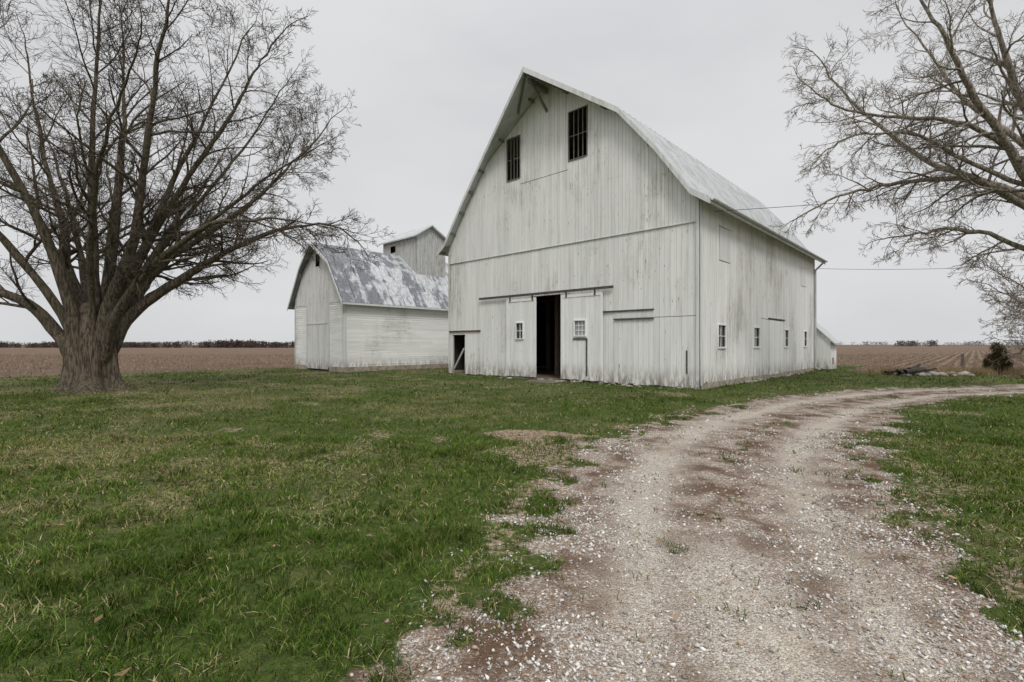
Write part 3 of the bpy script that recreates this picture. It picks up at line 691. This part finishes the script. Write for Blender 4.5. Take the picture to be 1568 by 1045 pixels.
r=np.random.default_rng(9)
T2=Tree()
T2.tube(cat([(0,0,-.1),(0,0,.6),(.05,0,2.5),(0,.1,5),(.3,0,8),(.6,.1,12)],4),np.interp(np.arange(21),[0,3,8,12,20],[.85,.6,.5,.42,.12]),14)
for P,r0,n1,L1 in [
 ([(0,0,3.6),(-1.5,-.2,5),(-2.6,-.3,6.2),(-3.6,-.5,7.3),(-5.2,-.8,9.2),(-6,-1,10.8),(-6.7,-1.1,12.2)],.22,18,2.3),
 ([(-1.2,-.1,4.7),(-2.6,.2,6.0),(-4,.4,6.8),(-5.6,.7,6.9),(-7.2,.8,6.9),(-8.6,.9,6.4)],.14,19,1.7),
 ([(0,0,4.6),(-2,-.2,7.6),(-3.2,-.4,9.2),(-4,-.6,11),(-4.4,-.8,13)],.20,16,2.5),
 ([(-.3,0,3.4),(-1.5,.4,4.2),(-2.9,.8,4.9),(-4.4,1.0,5.2),(-5.6,1.1,4.9)],.12,15,1.6),
 ([(-3.4,-.5,7.2),(-4.4,-.2,8.0),(-6,.2,8.5),(-7.5,.5,9.0),(-8.4,.7,9.9)],.09,17,1.7),
 ([(-2.6,-.3,6.2),(-4,-.1,6.9),(-5.6,0,7.9),(-7.2,.1,7.9),(-8.4,.2,7.6)],.08,15,1.6),
 ([(0,0,5),(-1.4,1.0,8),(-2.8,1.9,10.5),(-3.8,2.6,13)],.17,13,2.6),
 ([(0,.1,4.4),(-1.5,1.2,6.4),(-3.6,2.4,8.0),(-5.6,3.2,10.2),(-6.6,3.6,12)],.16,16,2.4),
 ([(0,0,4.2),(1.2,.2,6),(2.6,.4,9),(3.6,.5,12)],.2,8,2.8),
 ([(0,0,4.2),(.6,1.2,6),(1.4,2.8,9),(1.9,3.6,12)],.2,6,2.8)]:
    limb(T2,P,r0,.024,r,n1,L1,4,.06,.0055,[0,6,6,4],start=.25,sides=8,pw=1.2,drop=.06,zig=.05)
M_bark2=bark('pale_bark',(.17,.14,.11),(.44,.385,.315))
T2.obj('bare_sycamore_tree',M_bark2,(18.2,15.0,-.03))
r=np.random.default_rng(21); T3=Tree()
T3.tube(cat([(0,0,-.1),(0,0,1),(.1,0,3),(.2,0,6)],4),np.linspace(.3,.12,13),8)
for P in [[(0,0,1.5),(-1.2,0,2.6),(-2.8,.2,4.0),(-4.6,.4,5.2)],[(0,0,1.2),(-1.5,-.2,1.9),(-3.2,-.3,2.6),(-4.8,-.3,2.9)],[(0,0,2),(-.8,.2,4),(-2,.4,6.2)],[(0,0,2),(.5,.3,4.5),(.6,.5,7.5)],[(0,0,1),(-1.4,.3,1.4),(-3.0,.5,1.5)],[(0,0,1.6),(-1.6,.6,3.2),(-3.6,.9,4.6)]]:
    limb(T3,P,.09,.02,r,13,2.0,4,.05,.009,[0,5,5,3],sides=6)
T3.obj('bare_shrub_tree',M_bark2,(27.8,23.5,-.03))

V=[];C=[]
lead=[(0,0,1.5,.5),(.3,.1,1.15,.42),(-.32,-.1,1.0,.40),(.05,-.2,1.25,.42),(.55,.1,.7,.35)]
for lx,ly,lh,lr in lead:
    for q in range(70):
        t=rng.random()**.8; th=rng.random()*6.28; rr=lr*(1-t)**.6*(.5+.7*rng.random()); cx=np.array([lx+math.cos(th)*rr,ly+math.sin(th)*rr,.05+t*lh])
        n=34; p=cx+rng.normal(0,.05,(n,3)); dr=np.array([math.cos(th)*.5,math.sin(th)*.5,.9])*.11*(.5+rng.random((n,1)))
        v=np.zeros((n,3,3)); v[:,0]=p;v[:,1]=p+rng.normal(0,.016,(n,3));v[:,2]=p+dr+rng.normal(0,.03,(n,3)); V.append(v.reshape(-1,3))
        cc=np.array([.06,.068,.028]) if rng.random()<.65 else np.array([.15,.10,.055]); C.append(np.repeat(cc*(.5+rng.random((n,1))),3,0))
V=np.concatenate(V)
ce=np_mesh('cedar_shrub',V,tris=np.arange(len(V)).reshape(-1,3),mat=M_blade,col=np.concatenate(C)); ce.location=(25.2,25.6,-.02)
n=7000; cxy=rng.random((60,2))*np.array([12,1.8])+np.array([18.5,24.0]); ci=rng.integers(0,60,n); b0=cxy[ci]+rng.normal(0,.18,(n,2)); V=np.zeros((n,3,3)); h=.12+.38*rng.random(n)
V[:,0,:2]=b0;V[:,1,:2]=b0+np.array([.02,0]);V[:,2,:2]=b0+rng.normal(0,.1,(n,2));V[:,2,2]=h
col=np.array([.33,.25,.15])*(.4+.8*rng.random((n,1)))
np_mesh('dead_grass_tufts',V.reshape(-1,3),tris=np.arange(3*n).reshape(-1,3),mat=M_blade,col=np.repeat(col,3,0))
pile=empty('rock_and_log_pile',(19.3,23.9,0))
V=[];T=[];off=0
for i in range(40):
    x=rng.normal(.9,1.1);y=rng.normal(0,.3);q=.06+.15*rng.random(); v=iv*(1+.3*(rng.random((12,1))*2-1))*np.array([q*1.3,q,q*.75])+np.array([x,y,q*.4])
    V.append(v);T.append(it+off);off+=12
np_mesh('rocks',np.concatenate(V),tris=np.concatenate(T),mat=M_rock,parent=pile)
TL=Tree()
for i in range(11):
    x=rng.normal(-.1,.35);y=rng.normal(0,.2); a=rng.uniform(-.6,.6); l=rng.uniform(.4,.9); z=rng.uniform(.1,.34); q=rng.uniform(.05,.13)
    P=[(x-l*math.cos(a),y-l*math.sin(a),z),(x,y,z+.05),(x+l*math.cos(a),y+l*math.sin(a),z+rng.uniform(-.1,.2))]; TL.tube(P,[q,q*1.05,q*.8],8)
o=TL.obj('logs',M_log,(0,0,0)); o.parent=pile
for k,(x,y,h) in enumerate([(24.7,27,1.0),(31,28.8,1.0)]):
    mb=MB()
    mb.hexa([(-.06,-.06,-.1),(.06,-.06,-.1),(.06,.06,-.1),(-.06,.06,-.1),(-.04,-.05,h),(.06,-.05,h+.03),(.06,.05,h+.05),(-.04,.05,h)]); mb.box(-.065,.065,-.07,-.06,h*.6,h*.6+.03)
    o=mb.obj('fence_post',M_wood); o.location=(x,y,0)
V=[];T=[];off=0
for i in range(70):
    if i<40: s=rng.uniform(3.5,13); n_=rng.uniform(.08,.35); x=6.35+.6861*s+.7277*n_; y=16.63+.7277*s-.6861*n_
    else: s=rng.uniform(.2,9); n_=rng.uniform(.1,.9); x=6.35-.7277*s-.6861*n_; y=16.63+.6861*s-.7277*n_
    q=.03+.08*rng.random()**2; v=iv*(1+.3*(rng.random((12,1))*2-1))*np.array([q*1.4,q,q*.6])+np.array([x,y,q*.2]); V.append(v);T.append(it+off);off+=12
np_mesh('loose_stones',np.concatenate(V),tris=np.concatenate(T),mat=M_rock)
mb=MB(); 
for i in range(6): mb.box(-6.9,-5.3,-.5-.17*i,-.35-.17*i,-.02,.035-.008*i,random.random())
for i in range(4): mb.beam((-8.3+i*.4,-.35-.1*i,.03),(-6.9+i*.2,-.55-.12*i,.03),.14,.04)
o=mb.obj('door_ramp_planks',M_wood); o.location=barn.location; o.rotation_euler=barn.rotation_euler
# ------------------------------------------------------------ distant tree line
def hedge(name,Yd,x0,x1,nb,hmin,hmax,col0,per=90):
    X0=rng.uniform(x0,x1,nb); ys_=Yd+rng.normal(0,Yd*.02,nb); H=hmin+(hmax-hmin)*fbm(X0*.03,X0*0,131)**1.3*1.5*rng.uniform(.7,1.2,nb); Wd=H*rng.uniform(.8,1.8,nb)
    n=nb*per; i=np.repeat(np.arange(nb),per); q=rng.normal(0,.38,(n,3)); zc=rng.random(n)
    c=np.stack([X0[i]+q[:,0]*Wd[i]*(1.1-.5*zc),ys_[i]+q[:,1]*Wd[i],zc*H[i]*.95],-1); V=np.zeros((n,3,3)); sz=(H[i]*.10)[:,None]
    for k in range(3): V[:,k]=c+rng.normal(0,1,(n,3))*sz*np.array([.8,.8,1.1])
    col=np.array(col0)*(.6+.8*rng.random((n,1)))
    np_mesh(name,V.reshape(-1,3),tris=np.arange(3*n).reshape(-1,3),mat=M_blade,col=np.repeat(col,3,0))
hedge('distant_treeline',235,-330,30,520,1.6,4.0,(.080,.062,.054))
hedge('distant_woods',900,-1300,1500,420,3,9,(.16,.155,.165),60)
hedge('distant_grove',420,325,355,8,4,6.5,(.13,.11,.10),150)

# ------------------------------------------------------------ utility pole + cables
mb=MB()
for k in range(8):
    a0=2*math.pi*k/8;a1=2*math.pi*(k+1)/8
    mb.face([(.15*math.cos(a0),.15*math.sin(a0),-.1),(.15*math.cos(a1),.15*math.sin(a1),-.1),(.1*math.cos(a1),.1*math.sin(a1),8.6),(.1*math.cos(a0),.1*math.sin(a0),8.6)])
mb.box(-.9,.9,-.15,-.1,7.9,8.05); mb.obj('utility_pole',M_wood).location=(27,18,0)
def cable(name,a,b,sag):
    a=np.array(a,float);b=np.array(b,float);t=np.linspace(0,1,25)[:,None];P=a+(b-a)*t; P[:,2]-=(sag*4*t*(1-t))[:,0]
    T=Tree(); T.tube(P,np.full(25,.010),5); return T.obj(name,M_wire,(0,0,0))
cable('power_cable',(7.0,17.0,6.10),(27,18,8.0),.1)
cable('power_cable',(17.45,28.15,5.85),(27,18,5.0),.3)

# ------------------------------------------------------------ light, world, camera
w=bpy.data.worlds.new('World'); scene.world=w; w.use_nodes=True; nt=w.node_tree; bg=nt.nodes['Background']
sky=nn(nt,'ShaderNodeTexSky'); sky.sky_type='NISHITA'; sky.sun_disc=False; sky.sun_elevation=R(48); sky.sun_rotation=R(170); sky.air_density=1.0; sky.dust_density=3
hs=nn(nt,'ShaderNodeHueSaturation'); hs.inputs['Saturation'].default_value=.12; nt.links.new(sky.outputs[0],hs.inputs['Color'])
tc=nt.nodes.new('ShaderNodeTexCoord').outputs['Generated']
sx=nn(nt,'ShaderNodeSeparateXYZ'); nt.links.new(tc,sx.inputs[0])
n=noise(nt,tc,1.4,4,.5,(1,1,3))
cloud=mix(nt,smooth(nt,n,.3,.7),(6.5,6.55,6.78),(7.6,7.65,7.75))
zen=smooth(nt,sx.outputs[2],.48,1.0)
cloud=mix(nt,zen,cloud,(15,15,15.2))
c=mix(nt,.92,hs.outputs[0],cloud)
nt.links.new(c,bg.inputs[0]); bg.inputs[1].default_value=.1
su=bpy.data.lights.new('sun','SUN'); su.energy=1.5; su.angle=R(15); su.color=(1,.975,.94); so=bpy.data.objects.new('sun',su); scene.collection.objects.link(so)
d=Vector((.17*.67,-.98*.67,.743)); so.rotation_euler=d.to_track_quat('Z','Y').to_euler(); so.location=(0,-10,30)
cam=bpy.data.cameras.new('camera'); co=bpy.data.objects.new('camera',cam); scene.collection.objects.link(co)
co.location=(0,0,1.5); co.rotation_euler=(R(90),0,0); cam.sensor_width=36; cam.lens=17.31; cam.shift_y=.0035; cam.clip_start=.05; cam.clip_end=9000
scene.camera=co
scene.view_settings.view_transform='Standard'; scene.view_settings.look='None'; scene.view_settings.exposure=0
